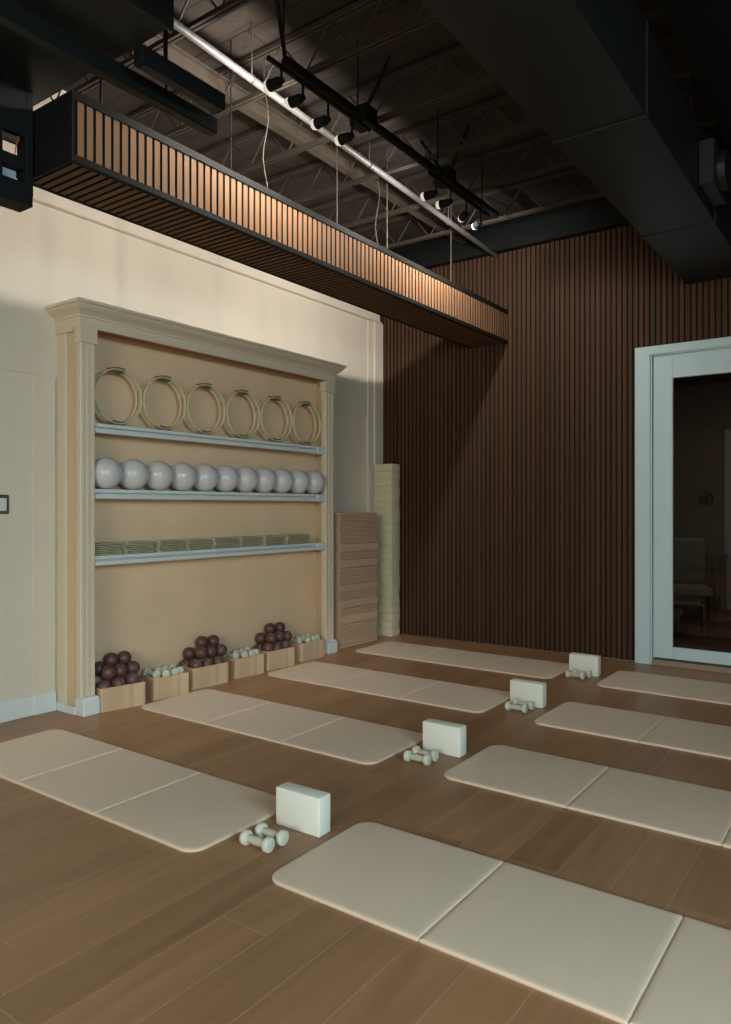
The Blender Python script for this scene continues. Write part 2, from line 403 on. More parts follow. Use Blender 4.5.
# ------------------------------------------------------------------ pilates rings
def torus(bm, R, r, Mx, a=1.0, seg=56, rs=10, flat=1.0):
    rows = []
    for i in range(seg):
        t = 2*PI*i/seg; row = []
        for j in range(rs):
            p = 2*PI*j/rs
            rr = R + r*math.cos(p)
            row.append(bm.verts.new(Mx @ Vector((rr*math.cos(t), rr*math.sin(t), r*flat*math.sin(p)))))
        rows.append(row)
    for i in range(seg):
        for j in range(rs):
            bm.faces.new((rows[i][j], rows[(i+1) % seg][j], rows[(i+1) % seg][(j+1) % rs], rows[i][(j+1) % rs]))
RY90 = Matrix.Rotation(PI/2, 4, 'Y')
def make_ring():
    t = thing('pilates_ring', '', 'pilates ring')
    for dx in (-.026, .026):
        bm = bm_new(); torus(bm, .180, .0062, Matrix.Translation((dx, 0, .1945)) @ RY90, flat=1.7); obj('hoop', bm, M['ring'], t, True)
    for s in (1, -1):
        for k in (1, -1):   # inner and outer pad at top and bottom
            bm = bm_new(); n = 10
            R = .186 if k > 0 else .172
            A = []
            for i in range(n+1):
                a = (i/n-.5)*.5 + (PI/2 if s > 0 else -PI/2)
                c, sn = math.cos(a), math.sin(a)
                th = .007
                A.append([bm.verts.new((x, (R+d)*c, .1945+(R+d)*sn)) for x, d in ((-.036, 0), (.036, 0), (.036, th*k), (-.036, th*k))])
            for i in range(n):
                for j in range(4): bm.faces.new((A[i][j], A[i+1][j], A[i+1][(j+1) % 4], A[i][(j+1) % 4]))
            bm.faces.new(A[0]); bm.faces.new(A[-1][::-1])
            obj('pad', bm, M['ring_pad'], t, True)
    return t
ring = make_ring()
ring['group'] = 'pilates rings on the top shelf'
nm = ['leftmost', 'second from left', 'third from left', 'third from right', 'second from right', 'rightmost']
for i in range(6):
    L = 'cream double-hoop pilates ring standing on the top shelf, '+nm[i]+' of six'
    y = -3.367 + i*.3845
    loc = (.196, y, SHZ[0]+.0005)
    if i == 0: ring['label'] = L; ring.location = loc
    else: copy_tree(ring, L, loc, (0, 0, random.uniform(-.03, .03)))

# ------------------------------------------------------------------ exercise balls
t = thing('exercise_ball', '', 'ball', group='exercise balls on the middle shelf')
bm = bm_new(); bmesh.ops.create_uvsphere(bm, u_segments=40, v_segments=24, radius=.1045)
for v in bm.verts:   # faint moulded ridges round the axis
    v.co *= 1+.0
obj('ball_shell', bm, M['ball'], t, True)
bm = bm_new(); lathe(bm, [(0, .1052), (.006, .105), (.007, .103), (.0, .1)], Matrix.Rotation(2.2, 4, 'X'), 12); obj('ball_valve', bm, M['valve'], t, True)
for i in range(11):
    L = 'pale grey inflated exercise ball on the middle shelf, %s from its left end' % ORD[i]
    loc = (.226, -3.467+.2105*i, SHZ[1]+.1047); rot = (random.uniform(-.4, .4), random.uniform(-.3, .3), random.uniform(0, 6))
    if i == 0: t['label'] = L; t.location = loc
    else: copy_tree(t, L, loc, rot)

# ------------------------------------------------------------------ folded cloths on the lower shelf
def cloth_mesh(w, seed):
    """one folded strap of cloth: long side (y) shows two soft folded layers"""
    rnd = random.Random(seed); bm = bm_new()
    hs = [.0112, .0112]; z = 0
    for k, h in enumerate(hs):
        dx = rnd.uniform(-.006, .006); dy = rnd.uniform(-.006, .006)
        n = 14; pts = []
        ph = rnd.uniform(0, 6)
        rows = []
        for i in range(n+1):
            y = -w/2 + w*i/n + dy
            wob = .0012*math.sin(ph+i*.9)
            sec = []
            for (px, pz) in ((-.07, .2), (-.07, .8), (-.064, 1.0), (.050, 1.0), (.065, .84), (.073, .5), (.065, .16), (.050, 0), (-.064, 0)):
                sec.append(bm.verts.new((px+dx, y, z+pz*h+(wob if pz > .5 else 0))))
            rows.append(sec)
        m_ = len(rows[0])
        for i in range(n):
            for j in range(m_): bm.faces.new((rows[i][j], rows[i+1][j], rows[i+1][(j+1) % m_], rows[i][(j+1) % m_]))
        bm.faces.new(rows[0]); bm.faces.new(rows[-1][::-1])
        z += h+.0022
    return bm
cy = [-3.572, -3.328, -3.060, -2.795, -2.545, -2.264, -2.005, -1.726, -1.40]
cn = ['far left', 'second from left', 'third from left', 'fourth from left', 'fourth from right', 'third from right', 'second from right', 'far right']
lv = ['bottom', 'middle', 'top']
for i in range(8):
    a, b_ = cy[i]+.004, cy[i+1]-.034
    for k in range(3):
        w = (b_-a)*(1-.05*random.random())
        o = obj('folded_cloth', cloth_mesh(w, i*3+k), M['towel'], None, True, (.188+random.uniform(-.006, .004), (a+b_)/2+random.uniform(-.006, .006), SHZ[2]+.0008+k*.0268))
        o.rotation_euler[2] = random.uniform(-.02, .02)
        tag(o, 'grey-green folded cloth, %s of the %s pile on the lowest shelf' % (lv[k], cn[i]), 'cloth', 'folded cloths on the lowest shelf')

# ------------------------------------------------------------------ crates
CD = .195
def crate_bm(w, d, h):
    bm = bm_new(); th = .010
    r = .012
    def rr(hw, hd, r, n=4):
        pts = []
        for cx_, cy_, a0 in ((hd-r, hw-r, 0), (-hd+r, hw-r, PI/2), (-hd+r, -hw+r, PI), (hd-r, -hw+r, 3*PI/2)):
            for i in range(n+1):
                a = a0+PI/2*i/n; pts.append((cx_+r*math.cos(a), cy_+r*math.sin(a)))
        return pts
    O = rr(w/2, d/2, r); I = rr(w/2-th, d/2-th, r*.5)
    lv_ = [[bm.verts.new((*p, 0)) for p in O], [bm.verts.new((*p, h)) for p in O], [bm.verts.new((*p, h)) for p in I], [bm.verts.new((*p, .012)) for p in I]]
    n = len(O)
    for A, B in zip(lv_[:-1], lv_[1:]):
        for i in range(n): bm.faces.new((A[i], A[(i+1) % n], B[(i+1) % n], B[i]))
    bm.faces.new(lv_[0][::-1]); bm.faces.new(lv_[3])
    return bm
crates = [((.308, -3.562), (.372, -3.262), 'ball'), ((.344, -3.172), (.386, -2.904), 'db'), ((.328, -2.822), (.358, -2.500), 'ball'),
          ((.328, -2.402), (.358, -2.118), 'db'), ((.334, -2.056), (.358, -1.752), 'ball'), ((.328, -1.638), (.334, -1.328), 'db')]
def crate_frame(c):
    (xa, ya), (xb, yb), _ = c
    w = math.hypot(xb-xa, yb-ya); th = math.atan2(-(xb-xa), yb-ya)      # turn about z
    nx, ny = -(yb-ya)/w, (xb-xa)/w                                     # towards the wall
    return ((xa+xb)/2+nx*CD/2, (ya+yb)/2+ny*CD/2, th, w)
cl = ['leftmost pale wooden crate, heaped with maroon balls, on the floor beside the left pilaster',
      'pale wooden crate of small dumbbells between the leftmost and middle ball crates',
      'pale wooden crate under the middle heap of maroon balls on the floor',
      'pale wooden crate of small dumbbells between the middle and right ball crates',
      'pale wooden crate under the rightmost heap of maroon balls on the floor',
      'rightmost pale wooden crate, holding dumbbells, beside the right pilaster']
CH = .15
for c_, L in zip(crates, cl):
    x_, y_, th_, w_ = crate_frame(c_)
    o = obj('wooden_crate', crate_bm(w_, CD, CH), M['crate'], None, False, (x_, y_, 0)); o.rotation_euler[2] = th_
    tag(o, L, 'crate', 'wooden crates along the foot of the shelving unit')

BR = .048
bm = bm_new(); bmesh.ops.create_uvsphere(bm, u_segments=28, v_segments=18, radius=BR)
mball = obj('weighted_ball', bm, M['maroon'], None, True)
C = {
 'leftmost': (0, [(.270, -3.486, .155, 'left in the bottom row'), (.285, -3.390, .158, 'middle of the bottom row'), (.300, -3.300, .163, 'right in the bottom row'),
    (.210, -3.458, .221, 'left in the middle row'), (.228, -3.367, .221, 'centre of the middle row'), (.240, -3.278, .229, 'right in the middle row'),
    (.162, -3.385, .280, 'left of the two at the top'), (.175, -3.292, .284, 'right of the two at the top'), (.152, -3.452, .240, 'peeping out behind the middle row at left'),
    (.150, -3.330, .200, 'lowest at the back')]),
 'middle': (2, [(.175, -2.762, .140, 'at the back left corner of the rim'), (.284, -2.738, .156, 'left in the bottom row'), (.288, -2.636, .156, 'centre of the bottom row'), (.292, -2.535, .162, 'right in the bottom row'),
    (.152, -2.700, .222, 'far left in the middle row'), (.235, -2.668, .226, 'second from left in the middle row'), (.240, -2.570, .222, 'third from left in the middle row'), (.243, -2.482, .225, 'right end of the middle row'),
    (.178, -2.597, .286, 'left of the two at the top'), (.183, -2.492, .282, 'right of the two at the top')]),
 'rightmost': (4, [(.175, -1.990, .140, 'at the back left corner of the rim'), (.285, -1.970, .160, 'left in the bottom row'), (.290, -1.868, .157, 'centre of the bottom row'), (.290, -1.775, .165, 'right in the bottom row'),
    (.152, -1.945, .222, 'far left in the middle row'), (.235, -1.922, .228, 'second from left in the middle row'), (.240, -1.822, .227, 'third from left in the middle row'), (.235, -1.730, .226, 'right end of the middle row'),
    (.178, -1.852, .288, 'left of the two at the top'), (.185, -1.745, .284, 'right of the two at the top')])}
# nudge every heap so that balls touch rather than cut into one another
def relax(P, R, crate, it=300):
    (xa, ya), (xb, yb), _ = crate
    P = [list(p) for p in P]
    for _ in range(it):
        for i in range(len(P)):
            for j in range(i+1, len(P)):
                d = [P[j][k]-P[i][k] for k in range(3)]; L = math.sqrt(sum(x*x for x in d)) or 1e-6
                if L < 2*R:
                    s = (2*R-L)/2/L*.5
                    for k in range(3): P[i][k] -= d[k]*s; P[j][k] += d[k]*s
            P[i][0] = max(P[i][0], .102+R)
            if P[i][2] < .19:
                P[i][1] = min(max(P[i][1], ya+.006+R), yb-.006-R)
                P[i][0] = min(P[i][0], xa+(xb-xa)*(P[i][1]-ya)/(yb-ya)-.012-R)
                P[i][2] = max(P[i][2], .145)
    return P
first = True
for nme, (ci, pts) in C.items():
    Q = relax([p[:3] for p in pts], BR, crates[ci])
    for p, q in zip(pts, Q):
        if first: o = mball; first = False
        else: o = mball.copy(); col.objects.link(o)
        o.location = q; tag(o, 'maroon weighted ball, %s of the %s heap' % (p[3], nme), 'ball', 'maroon weighted balls heaped in the crates')

# ------------------------------------------------------------------ dumbbells
def make_dumbbell():
    t = thing('dumbbell', '', 'dumbbell')
    bm = bm_new(); lathe(bm, [(0, -.046), (.0150, -.046), (.0160, -.03), (.0175, 0), (.0160, .03), (.0150, .046), (0, .046)], RY90, 20); obj('grip', bm, M['handle'], t, True)
    for s in (-1, 1):
        bm = bm_new()
        pr = [(0, .042), (.018, .042), (.0255, .044), (.0285, .049), (.0290, .055), (.0285, .063), (.0265, .0675), (.023, .0690), (0, .0695)]
        lathe(bm, [(r, z*s) for r, z in pr], RY90, 24); obj('weight_head', bm, M['dumbbell'], t, True)
    return t
db = make_dumbbell(); db['group'] = 'small dumbbells on the floor beside the blocks'
rows_ = ['nearest', 'second nearest', 'third nearest', 'fourth nearest']
fl = [((2.424, -4.336), 0.03, 0, 'front'), ((2.427, -4.258), -.02, 0, 'rear'), ((2.426, -3.178), 0.05, 1, 'front'), ((2.424, -3.100), -.04, 1, 'rear'),
      ((2.436, -1.998), .02, 2, 'front'), ((2.44, -1.900), -.06, 2, 'rear'), ((2.418, -.885), .03, 3, 'front'), ((2.44, -.800), .0, 3, 'rear')]
for i, ((x, y), r, k, w) in enumerate(fl):
    L = 'pale grey-green dumbbell on the floor, %s one of the pair at the %s block' % (w, rows_[k])
    loc = (x, y, .0292)
    if i == 0: db['label'] = L; db.location = loc; db.rotation_euler[2] = r
    else: copy_tree(db, L, loc, (random.uniform(0, 3), 0, r))
for ci, nme in ((1, 'left'), (3, 'middle'), (5, 'right')):
    cx_, cy_, th, w = crate_frame(crates[ci])
    step = (w-.085)/3
    lay2 = [(.005*(-1)**j, -w/2+.0425+step*j, .1005, 0, '%s from left in the lower layer' % ORD[j]) for j in range(4)]
    top = [(-.02, -w/2+.045, .160, .10, 'first from left on top'), (.012, -w/2+.045+step, .1595, -.05, 'second from left on top'),
           (.006, -w/2+.048+2*step, .160, .06, 'third from left on top'), (-.012, -w/2+.042+3*step, .1595, -.08, 'fourth from left on top')]
    for (lx, ly, z, r, d) in lay2+top:
        X = cx_+lx*math.cos(th)-ly*math.sin(th); Y = cy_+lx*math.sin(th)+ly*math.cos(th)
        o = copy_tree(db, 'pale dumbbell in the %s dumbbell crate, %s' % (nme, d), (X, Y, z), (random.uniform(0, 3), 0, th+r))
        o['group'] = 'small dumbbells in the crates'

# ------------------------------------------------------------------ foam blocks on the floor
bm = bm_new(); box(bm, -.114, .114, -.038, .038, 0, .155, .006, 3)
blk = obj('yoga_block', bm, M['block'], None, True)
bl = [((2.447, -4.095), .02, 'nearest'), ((2.449, -2.945), 0, 'second nearest'), ((2.428, -1.795), .0, 'third nearest'), ((2.427, -.700), .02, 'fourth nearest')]
for i, ((x, y), r, d) in enumerate(bl):
    o = blk if i == 0 else blk.copy()
    if i: col.objects.link(o)
    o.location = (x, y, .0003); o.rotation_euler[2] = r
    tag(o, 'off-white foam block standing on edge on the floor, %s of four to the camera' % d, 'yoga block', 'foam blocks beside the mats')

# ------------------------------------------------------------------ floor mats: three stitched panels
def panel_bm(x0, x1, w, rl, rr_, h=.012):
    """flat padded panel; corner radius rl at its x0 end, rr_ at its x1 end; rounded rim"""
    def outline(ins):
        pts = []; n = 8
        X0, X1, Y0, Y1 = x0+ins, x1-ins, -w/2+ins, w/2-ins
        for cx_, cy_, a0, r in ((X1, Y1, 0, rr_), (X0, Y1, PI/2, rl), (X0, Y0, PI, rl), (X1, Y0, 3*PI/2, rr_)):
            r = max(r-ins, .001)
            ccx = cx_-r if cx_ == X1 else cx_+r; ccy = cy_-r if cy_ == Y1 else cy_+r
            for i in range(n+1):
                a = a0+PI/2*i/n; pts.append((ccx+r*math.cos(a), ccy+r*math.sin(a)))
        return pts
    bm = bm_new()
    lvls = [(.002, 0), (0, .003), (0, h*.62), (.0025, h*.86), (.007, h), (.02, h+.0012)]
    R = [[bm.verts.new((*p, z)) for p in outline(ins)] for ins, z in lvls]
    n = len(R[0])
    for A, B in zip(R[:-1], R[1:]):
        for i in range(n): bm.faces.new((A[i], A[(i+1) % n], B[(i+1) % n], B[i]))
    bm.faces.new(R[0][::-1]); bm.faces.new(R[-1])
    return bm
t = thing('exercise_mat', '', 'exercise mat', group='three-panel mats laid out on the floor')
L3 = .615; g = .0015; LE = .018
obj('mat_panel', panel_bm(-1.5*L3-LE, -.5*L3-g, .600, .072, .006), M['mat'], t, True)
obj('mat_panel', panel_bm(-.5*L3+g, .5*L3-g, .600, .006, .006), M['mat'], t, True)
obj('mat_panel', panel_bm(.5*L3+g, 1.5*L3, .600, .006, .072), M['mat'], t, True)
bm = bm_new()
for s in (-.5, .5): box(bm, s*L3-.006, s*L3+.006, -.296, .296, .001, .007)
obj('fold_hinge', bm, M['mat'], t)
mats = [(1.348, -4.222, 'left', 'nearest'), (1.340, -3.055, 'left', 'second nearest'), (1.352, -1.885, 'left', 'second farthest'), (1.352, -.735, 'left', 'farthest'),
        (3.550, -4.197, 'right', 'nearest'), (3.551, -2.984, 'right', 'second nearest'), (3.552, -1.887, 'right', 'second farthest'), (3.550, -.728, 'right', 'farthest')]
for i, (x, y, c_, d) in enumerate(mats):
    L = 'cream three-panel folding mat flat on the floor, %s in the %s column' % (d, c_)
    if i == 0: t['label'] = L; t.location = (x, y, 0)
    else: copy_tree(t, L, (x, y, 0))

# ------------------------------------------------------------------ stacks in the corner
bm = bm_new(); box(bm, -.1125, .1125, -.076, .076, 0, .0755, .004, 2)
sb_ = obj('foam_block', bm, M['sblock'], None, True)
for i in range(23):
    o = sb_ if i == 0 else sb_.copy()
    if i: col.objects.link(o)
    o.location = (.160+random.uniform(-.0025, .0025), -.113+random.uniform(-.0025, .0025), .0003+i*.0759)
    o.rotation_euler[2] = random.uniform(-.012, .012)
    pos = 'bottom one' if i == 0 else 'top one' if i == 22 else '%s from the floor' % ORD[i]
    tag(o, 'pale foam block in the tall corner stack by the slatted wall, %s' % pos, 'yoga block', 'foam blocks stacked in the corner')

def folded_mat(h, plain, seed):
    rnd = random.Random(seed); bm = bm_new()
    n = 3; th = h/n; L = .595; dj = rnd.uniform(-.006, .006)
    W = .25
    def slab(x0, x1, y0, y1, z0, z1, full, mi=0):
        # rounded long edge toward the room (+x)
        sg = 6; r = (z1-z0)/2; pts = [(x0, z0), (x0, z1)]
        for i in range(sg+1):
            a = PI/2-PI*i/sg; rx = min(r, .012); pts.append((x1-rx+rx*abs(math.cos(a))**.6, (z0+z1)/2+r*math.sin(a)))
        m_ = 12; rows = []
        for k in range(m_+1):
            y = y0+(y1-y0)*k/m_; dz = .0012*math.sin(k*.55); dx = .0025*math.sin(seed+k*.4)
            rows.append([bm.verts.new((p[0]+(dx if i_ > 1 else 0), y, p[1]+dz)) for i_, p in enumerate(pts)])
        q = len(pts)
        for k in range(m_):
            for i_ in range(q): bm.faces.new((rows[k][i_], rows[k+1][i_], rows[k+1][(i_+1) % q], rows[k][(i_+1) % q]))
        bm.faces.new(rows[0]); bm.faces.new(rows[-1][::-1])
    if plain:
        slab(.0, W+dj, -L/2+.012, L/2, .0006, h-.0006, True)
    else:
        for k in range(n):
            e = rnd.uniform(-.004, .004)
            slab(0, W-.004+dj+e, -L/2+rnd.uniform(-.004, .004), L/2+rnd.uniform(-.006, .002), k*th+.0005, (k+1)*th-.0005, False)
    return bm
seq = [(.072, 0), (.072, 0), (.073, 0), (.085, 1), (.060, 0), (.086, 1), (.065, 0), (.075, 1), (.075, 0), (.074, 0), (.081, 1), (.066, 0), (.081, 1), (.072, 0), (.071, 0), (.071, 0), (.071, 0)]
z = .0004
for i, (h, pl) in enumerate(seq):
    o = obj('folded_mat', folded_mat(h, pl, i+3), [M['fmat']], None, True, (.022, -.728+random.uniform(-.006, .006), z))
    z += h+.0003
    pos = 'bottom one' if i == 0 else 'top one' if i == len(seq)-1 else '%s from the floor' % ORD[i]
    tag(o, 'tan %s mat in the pile beside the shelving unit, %s' % ('smooth-edged folded' if pl else 'layered folded', pos), 'folded mat', 'folded mats piled beside the shelving unit')

# ------------------------------------------------------------------ slatted ceiling beam
BX0, BX1, BZ0, BZ1, BY0 = 1.068, 1.455, 2.836, 3.112, -4.486
Bm = thing('slatted_beam', 'long hanging box beam clad in wood slats, meeting the slatted wall', 'beam')
bm = bm_new(); box(bm, BX0+.012, BX1-.012, BY0, -.013, BZ0+.013, BZ1); obj('beam_core', bm, M['felt'], Bm)
BP = .0466
bm = bm_new(); y = BY0+.03
while y < -.02:
    yq = math.floor(y/BP)*BP
    slat(bm, BX1-.012, BX1-.002, yq+.007, yq+.039, BZ0+.028, BZ1-.006, (1, 0, 0)); y += BP
obj('side_slats', bm, [M['felt'], M['beam_slats']], Bm)
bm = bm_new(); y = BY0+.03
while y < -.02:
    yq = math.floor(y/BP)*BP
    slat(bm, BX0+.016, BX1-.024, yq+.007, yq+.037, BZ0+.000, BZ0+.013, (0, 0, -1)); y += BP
obj('underside_slats', bm, [M['felt'], M['slats_shaded']], Bm)
bm = bm_new(); y = BY0+.03
while y < -.02:
    yq = math.floor(y/BP)*BP
    slat(bm, BX0+.001, BX0+.012, yq+.007, yq+.039, BZ0+.030, BZ1-.012, (-1, 0, 0)); y += BP
obj('side_slats', bm, [M['felt'], M['beam_slats']], Bm)
for (x0, x1, z0, z1) in ((BX1-.026, BX1+.004, BZ0-.004, BZ0+.028), (BX1-.02, BX1+.004, BZ1-.006, BZ1+.034), (BX0-.004, BX0+.018, BZ0-.004, BZ0+.028), (BX0-.004, BX0+.02, BZ1-.012, BZ1+.0)):
    bm = bm_new(); box(bm, x0, x1, BY0, -.013, z0, z1, .002, 1); obj('edge_rail', bm, M['rail'], Bm)
bm = bm_new(); box(bm, BX0-.004, BX1+.004, BY0-.012, BY0, BZ0-.006, BZ1+.03); obj('end_cap', bm, M['black'], Bm)
for k, (x, y, m_, r) in enumerate([(1.26, -2.347, 'wire', .005), (1.26, -1.73, 'wire', .005), (1.26, -.738, 'wire', .005), (1.26, -4.215, 'black', .006), (1.26, -3.35, 'black', .004)]):
    bm = bm_new(); cyl(bm, (x, y, BZ1), (x, y, CEIL), r, 8); obj('hanger_rod', bm, M[m_], Bm, True)
for (x, y) in ((1.30, -3.10), (1.22, -1.80)):
    bm = bm_new(); pts = [(x+.012*math.sin(i*1.1), y+.012*math.cos(i*.8), BZ1+(CEIL-BZ1)*i/12) for i in range(13)]; tube(bm, pts, .0035, 6); obj('loose_wire', bm, M['wire'], Bm, True)

# ------------------------------------------------------------------ roof joists
JZ0, JZ1 = 3.76, 3.99
jd = ['closest to the slatted wall', 'second from the slatted wall', 'third from the slatted wall', 'fourth from the slatted wall', 'fifth from the slatted wall, beside the hanging strip lights', 'above the dark duct box at upper left']
t = thing('roof_joist', '', 'joist', group='open-web roof joists')
for nme, z0, z1 in (('bottom_chord', JZ0-.013, JZ0+.013), ('top_chord', JZ1-.005, JZ1+.02)):
    bm = bm_new(); box(bm, -.1, 3.5, -.020, -.005, z0, z1); box(bm, -.1, 3.5, .005, .020, z0, z1); obj(nme, bm, M['joist'], t)
bm = bm_new(); x = .06; up = True
while x < 3.3:
    cyl(bm, (x, 0, JZ1 if up else JZ0), (x+.18, 0, JZ0 if up else JZ1), .006, 8); x += .18; up = not up
obj('web_bars', bm, M['joist'], t, True)
for i, y in enumerate((-.60, -1.245, -1.90, -2.53, -3.18, -3.83)):
    L = 'rusty grey open-web steel roof joist, ' + jd[i]
    if i == 0: t['label'] = L; t.location = (0, y, 0)
    else: copy_tree(t, L, (0, y, 0))

# ------------------------------------------------------------------ pipes, girder
bm = bm_new(); cyl(bm, (1.58, -6.0, 3.715), (1.342, -.02, 3.672), .021, 16)
p = obj('ceiling_pipe', bm, M['pipe'], None, True); tag(p, 'long pale pipe under the joists running towards the slatted wall', 'pipe')
for y in (-4.6, -3.4, -2.2, -1.0):
    bm = bm_new(); px_ = 1.342-.0398*y; torus(bm, .023, .004, Matrix.Translation((px_, y, 3.672-.0072*y)) @ Matrix.Rotation(PI/2, 4, 'X'), seg=16, rs=6); cyl(bm, (px_, y, 3.70), (px_, y, CEIL), .004, 6); obj('pipe_hanger', bm, M['wire'], p, True)
bm = bm_new(); box(bm, 1.00, 1.07, -6.5, -.06, 3.835, 3.845); box(bm, 1.00, 1.07, -6.5, -.06, 3.925, 3.935); box(bm, 1.03, 1.04, -6.5, -.06, 3.84, 3.93)
tag(obj('steel_girder', bm, M['girder']), 'wide brown steel girder running above the beam beside the pale pipe', 'girder')
bm = bm_new(); cyl(bm, (1.745, -3.42, 3.695), (1.745, -.85, 3.695), .028, 16)
p = obj('dark_pipe', bm, M['black'], None, True); tag(p, 'black conduit pipe with junction boxes just above the spotlight tracks', 'pipe')
for y in (-2.72, -1.72):
    bm = bm_new(); box(bm, 1.69, 1.82, y-.06, y+.06, 3.63, 3.74, .004, 1); obj('junction_box', bm, M['black'], p)
for pts in ([(1.80, -3.56, 4.0), (1.78, -3.50, 3.85), (1.745, -3.42, 3.70)], [(1.95, -2.72, 4.0), (1.86, -2.72, 3.85), (1.76, -2.72, 3.72)], [(1.56, -1.72, 4.0), (1.66, -1.72, 3.85), (1.74, -1.72, 3.72)],
            [(1.95, -1.72, 4.0), (1.80, -1.72, 3.72)]):
    bm = bm_new(); tube(bm, pts, .012, 8); obj('conduit_branch', bm, M['black'], p, True)

# ------------------------------------------------------------------ spotlight tracks
TZ = 3.545; HEAD_TURN = math.radians(40)
H1 = [(-3.577, 3.477), (-3.410, 3.466), (-3.197, 3.442), (-2.978, 3.44)]
H2 = [(-2.024, 3.44), (-1.819, 3.45), (-1.585, 3.445), (-1.366, 3.455)]
def make_track(label, y0, y1, heads):
    t = thing('track_light', label, 'track light', (1.86, (y0+y1)/2, 0), 'spotlight tracks under the roof')
    yc = (y0+y1)/2
    bm = bm_new(); box(bm, -.010, .010, y0-yc, y1-yc, TZ-.010, TZ+.010, .002, 1); obj('track_bar', bm, M['black'], t)
    for yy in (y0+.12, y1-.12):
        bm = bm_new(); cyl(bm, (0, yy-yc, TZ), (0, yy-yc, CEIL), .005, 8); obj('drop_rod', bm, M['black'], t, True)
    for hk, (y, z) in enumerate(heads):
        yy = y-yc; turn = HEAD_TURN if (heads is H2 and hk >= 2) else 0
        bm = bm_new()
        cyl(bm, (0, yy, TZ-.008), (0, yy, z+.0), .007, 8)
        cyl(bm, (.008, yy, z), (-.012, yy, z), .016, 16)
        lathe(bm, [(0, 0), (.022, 0), (.026, .01), (.026, .05), (.030, .062), (.030, .072), (.024, .072), (.022, .064), (0, .06)], Matrix.Translation((0, yy, z)) @ Matrix.Rotation(-turn, 4, 'Z') @ Matrix.Translation((-.010, 0, 0)) @ Matrix.Rotation(-PI/2, 4, 'Y'), 20)
        h = obj('lamp_head', bm, M['black'], t, True)
        bm = bm_new(); lathe(bm, [(.021, .060), (.027, .072), (.029, .086), (.025, .098), (.012, .105), (0, .106)], Matrix.Translation((0, yy, z)) @ Matrix.Rotation(-turn, 4, 'Z') @ Matrix.Translation((-.010, 0, 0)) @ Matrix.Rotation(-PI/2, 4, 'Y'), 20)
        obj('bulb', bm, M['bulb'], h, True)
    return t
H1 = [(-3.577, 3.477), (-3.410, 3.466), (-3.197, 3.442), (-2.978, 3.44)]
H2 = [(-2.024, 3.44), (-1.819, 3.45), (-1.585, 3.445), (-1.366, 3.455)]
make_track('black spotlight track with four heads, nearer the camera above the beam', -3.68, -2.80, H1)
make_track('black spotlight track with four heads, farther, towards the slatted wall', -2.12, -1.22, H2)

# ------------------------------------------------------------------ ducts
D = thing('air_duct', 'large black rectangular air duct overhead at upper right, running into the slatted wall', 'air duct')
def duct_seg(y0, y1, sag=.0):
    bm = bm_new()
    xs = [3.03, 3.10, 3.25, 3.40, 3.47]; n = 14
    vb = []
    for k in range(n+1):
        y = y0+(y1-y0)*k/n; ph = math.sin(PI*k/n)
        vb.append([bm.verts.new((x, y, 3.106-sag*ph*(1 if 0 < i_ < 4 else 0))) for i_, x in enumerate(xs)]+[bm.verts.new((3.47+.006*ph, y, 3.30)), bm.verts.new((3.47, y, 3.53)), bm.verts.new((3.03, y, 3.53)), bm.verts.new((3.03-.006*ph, y, 3.3))])
    q = len(vb[0])
    for k in range(n):
        for i_ in range(q): bm.faces.new((vb[k][i_], vb[k+1][i_], vb[k+1][(i_+1) % q], vb[k][(i_+1) % q]))
    bm.faces.new(vb[0]); bm.faces.new(vb[-1][::-1])
    return bm
for (a, b_) in ((-.014, -1.30), (-1.30, -2.87), (-2.87, -4.4), (-4.4, -6.2)):
    obj('duct_section', duct_seg(b_+.002, a-.002, .012), M['duct'], D, True)
for y in (-1.30, -2.87, -4.4):
    bm = bm_new()
    for (x0, x1, z0, z1) in ((3.022, 3.478, 3.097, 3.106), (3.022, 3.478, 3.53, 3.538), (3.022, 3.03, 3.097, 3.538), (3.47, 3.480, 3.097, 3.538)): box(bm, x0, x1, y-.014, y+.014, z0, z1, .002, 1)
    obj('duct_flange', bm, M['duct'], D)
bm = bm_new(); box(bm, 3.474, 3.56, -1.80, -1.42, 3.16, 3.42, .006, 1); cyl(bm, (3.56, -1.61, 3.29), (3.60, -1.61, 3.29), .115, 20)
obj('branch_collar', bm, M['duct'], D)
for (x, y) in ((3.02, -2.0), (3.48, -2.0), (3.02, -3.6), (3.48, -3.6), (3.02, -.7), (3.48, -.7)):
    bm = bm_new(); cyl(bm, (x, y, 3.5), (x, y, CEIL), .005, 8); obj('hanger_rod', bm, M['black'], D, True)
bm = bm_new(); box(bm, 3.545, 6.4, -2.20, -.08, 3.56, CEIL-.002, .004, 1); tag(obj('ceiling_panel', bm, M['black']), 'black boxed ceiling panel right of the large duct, nearest the slatted wall', 'ceiling panel', 'black boxed ceiling panels')
bm = bm_new(); box(bm, 3.545, 6.4, -5.2, -2.215, 3.56, CEIL-.002, .004, 1); tag(obj('ceiling_panel', bm, M['black']), 'black boxed ceiling panel at the upper right corner of the picture', 'ceiling panel', 'black boxed ceiling panels')
# dark duct box at upper left
D2 = thing('duct_box', 'big black square duct box overhead at the upper left corner', 'air duct')
bm = bm_new(); box(bm, .05, 2.02, -5.6, -4.42, 3.235, 3.62, .006, 1); obj('duct_casing', bm, M['duct'], D2)
bm = bm_new(); box(bm, 2.02, 2.035, -5.6, -4.41, 3.225, 3.64, .003, 1); obj('duct_flange', bm, M['duct'], D2)
for (x, y) in ((1.9, -4.6), (.4, -4.6)):
    bm = bm_new(); cyl(bm, (x, y, 3.60), (x, y, CEIL), .006, 8); obj('hanger_rod', bm, M['black'], D2, True)

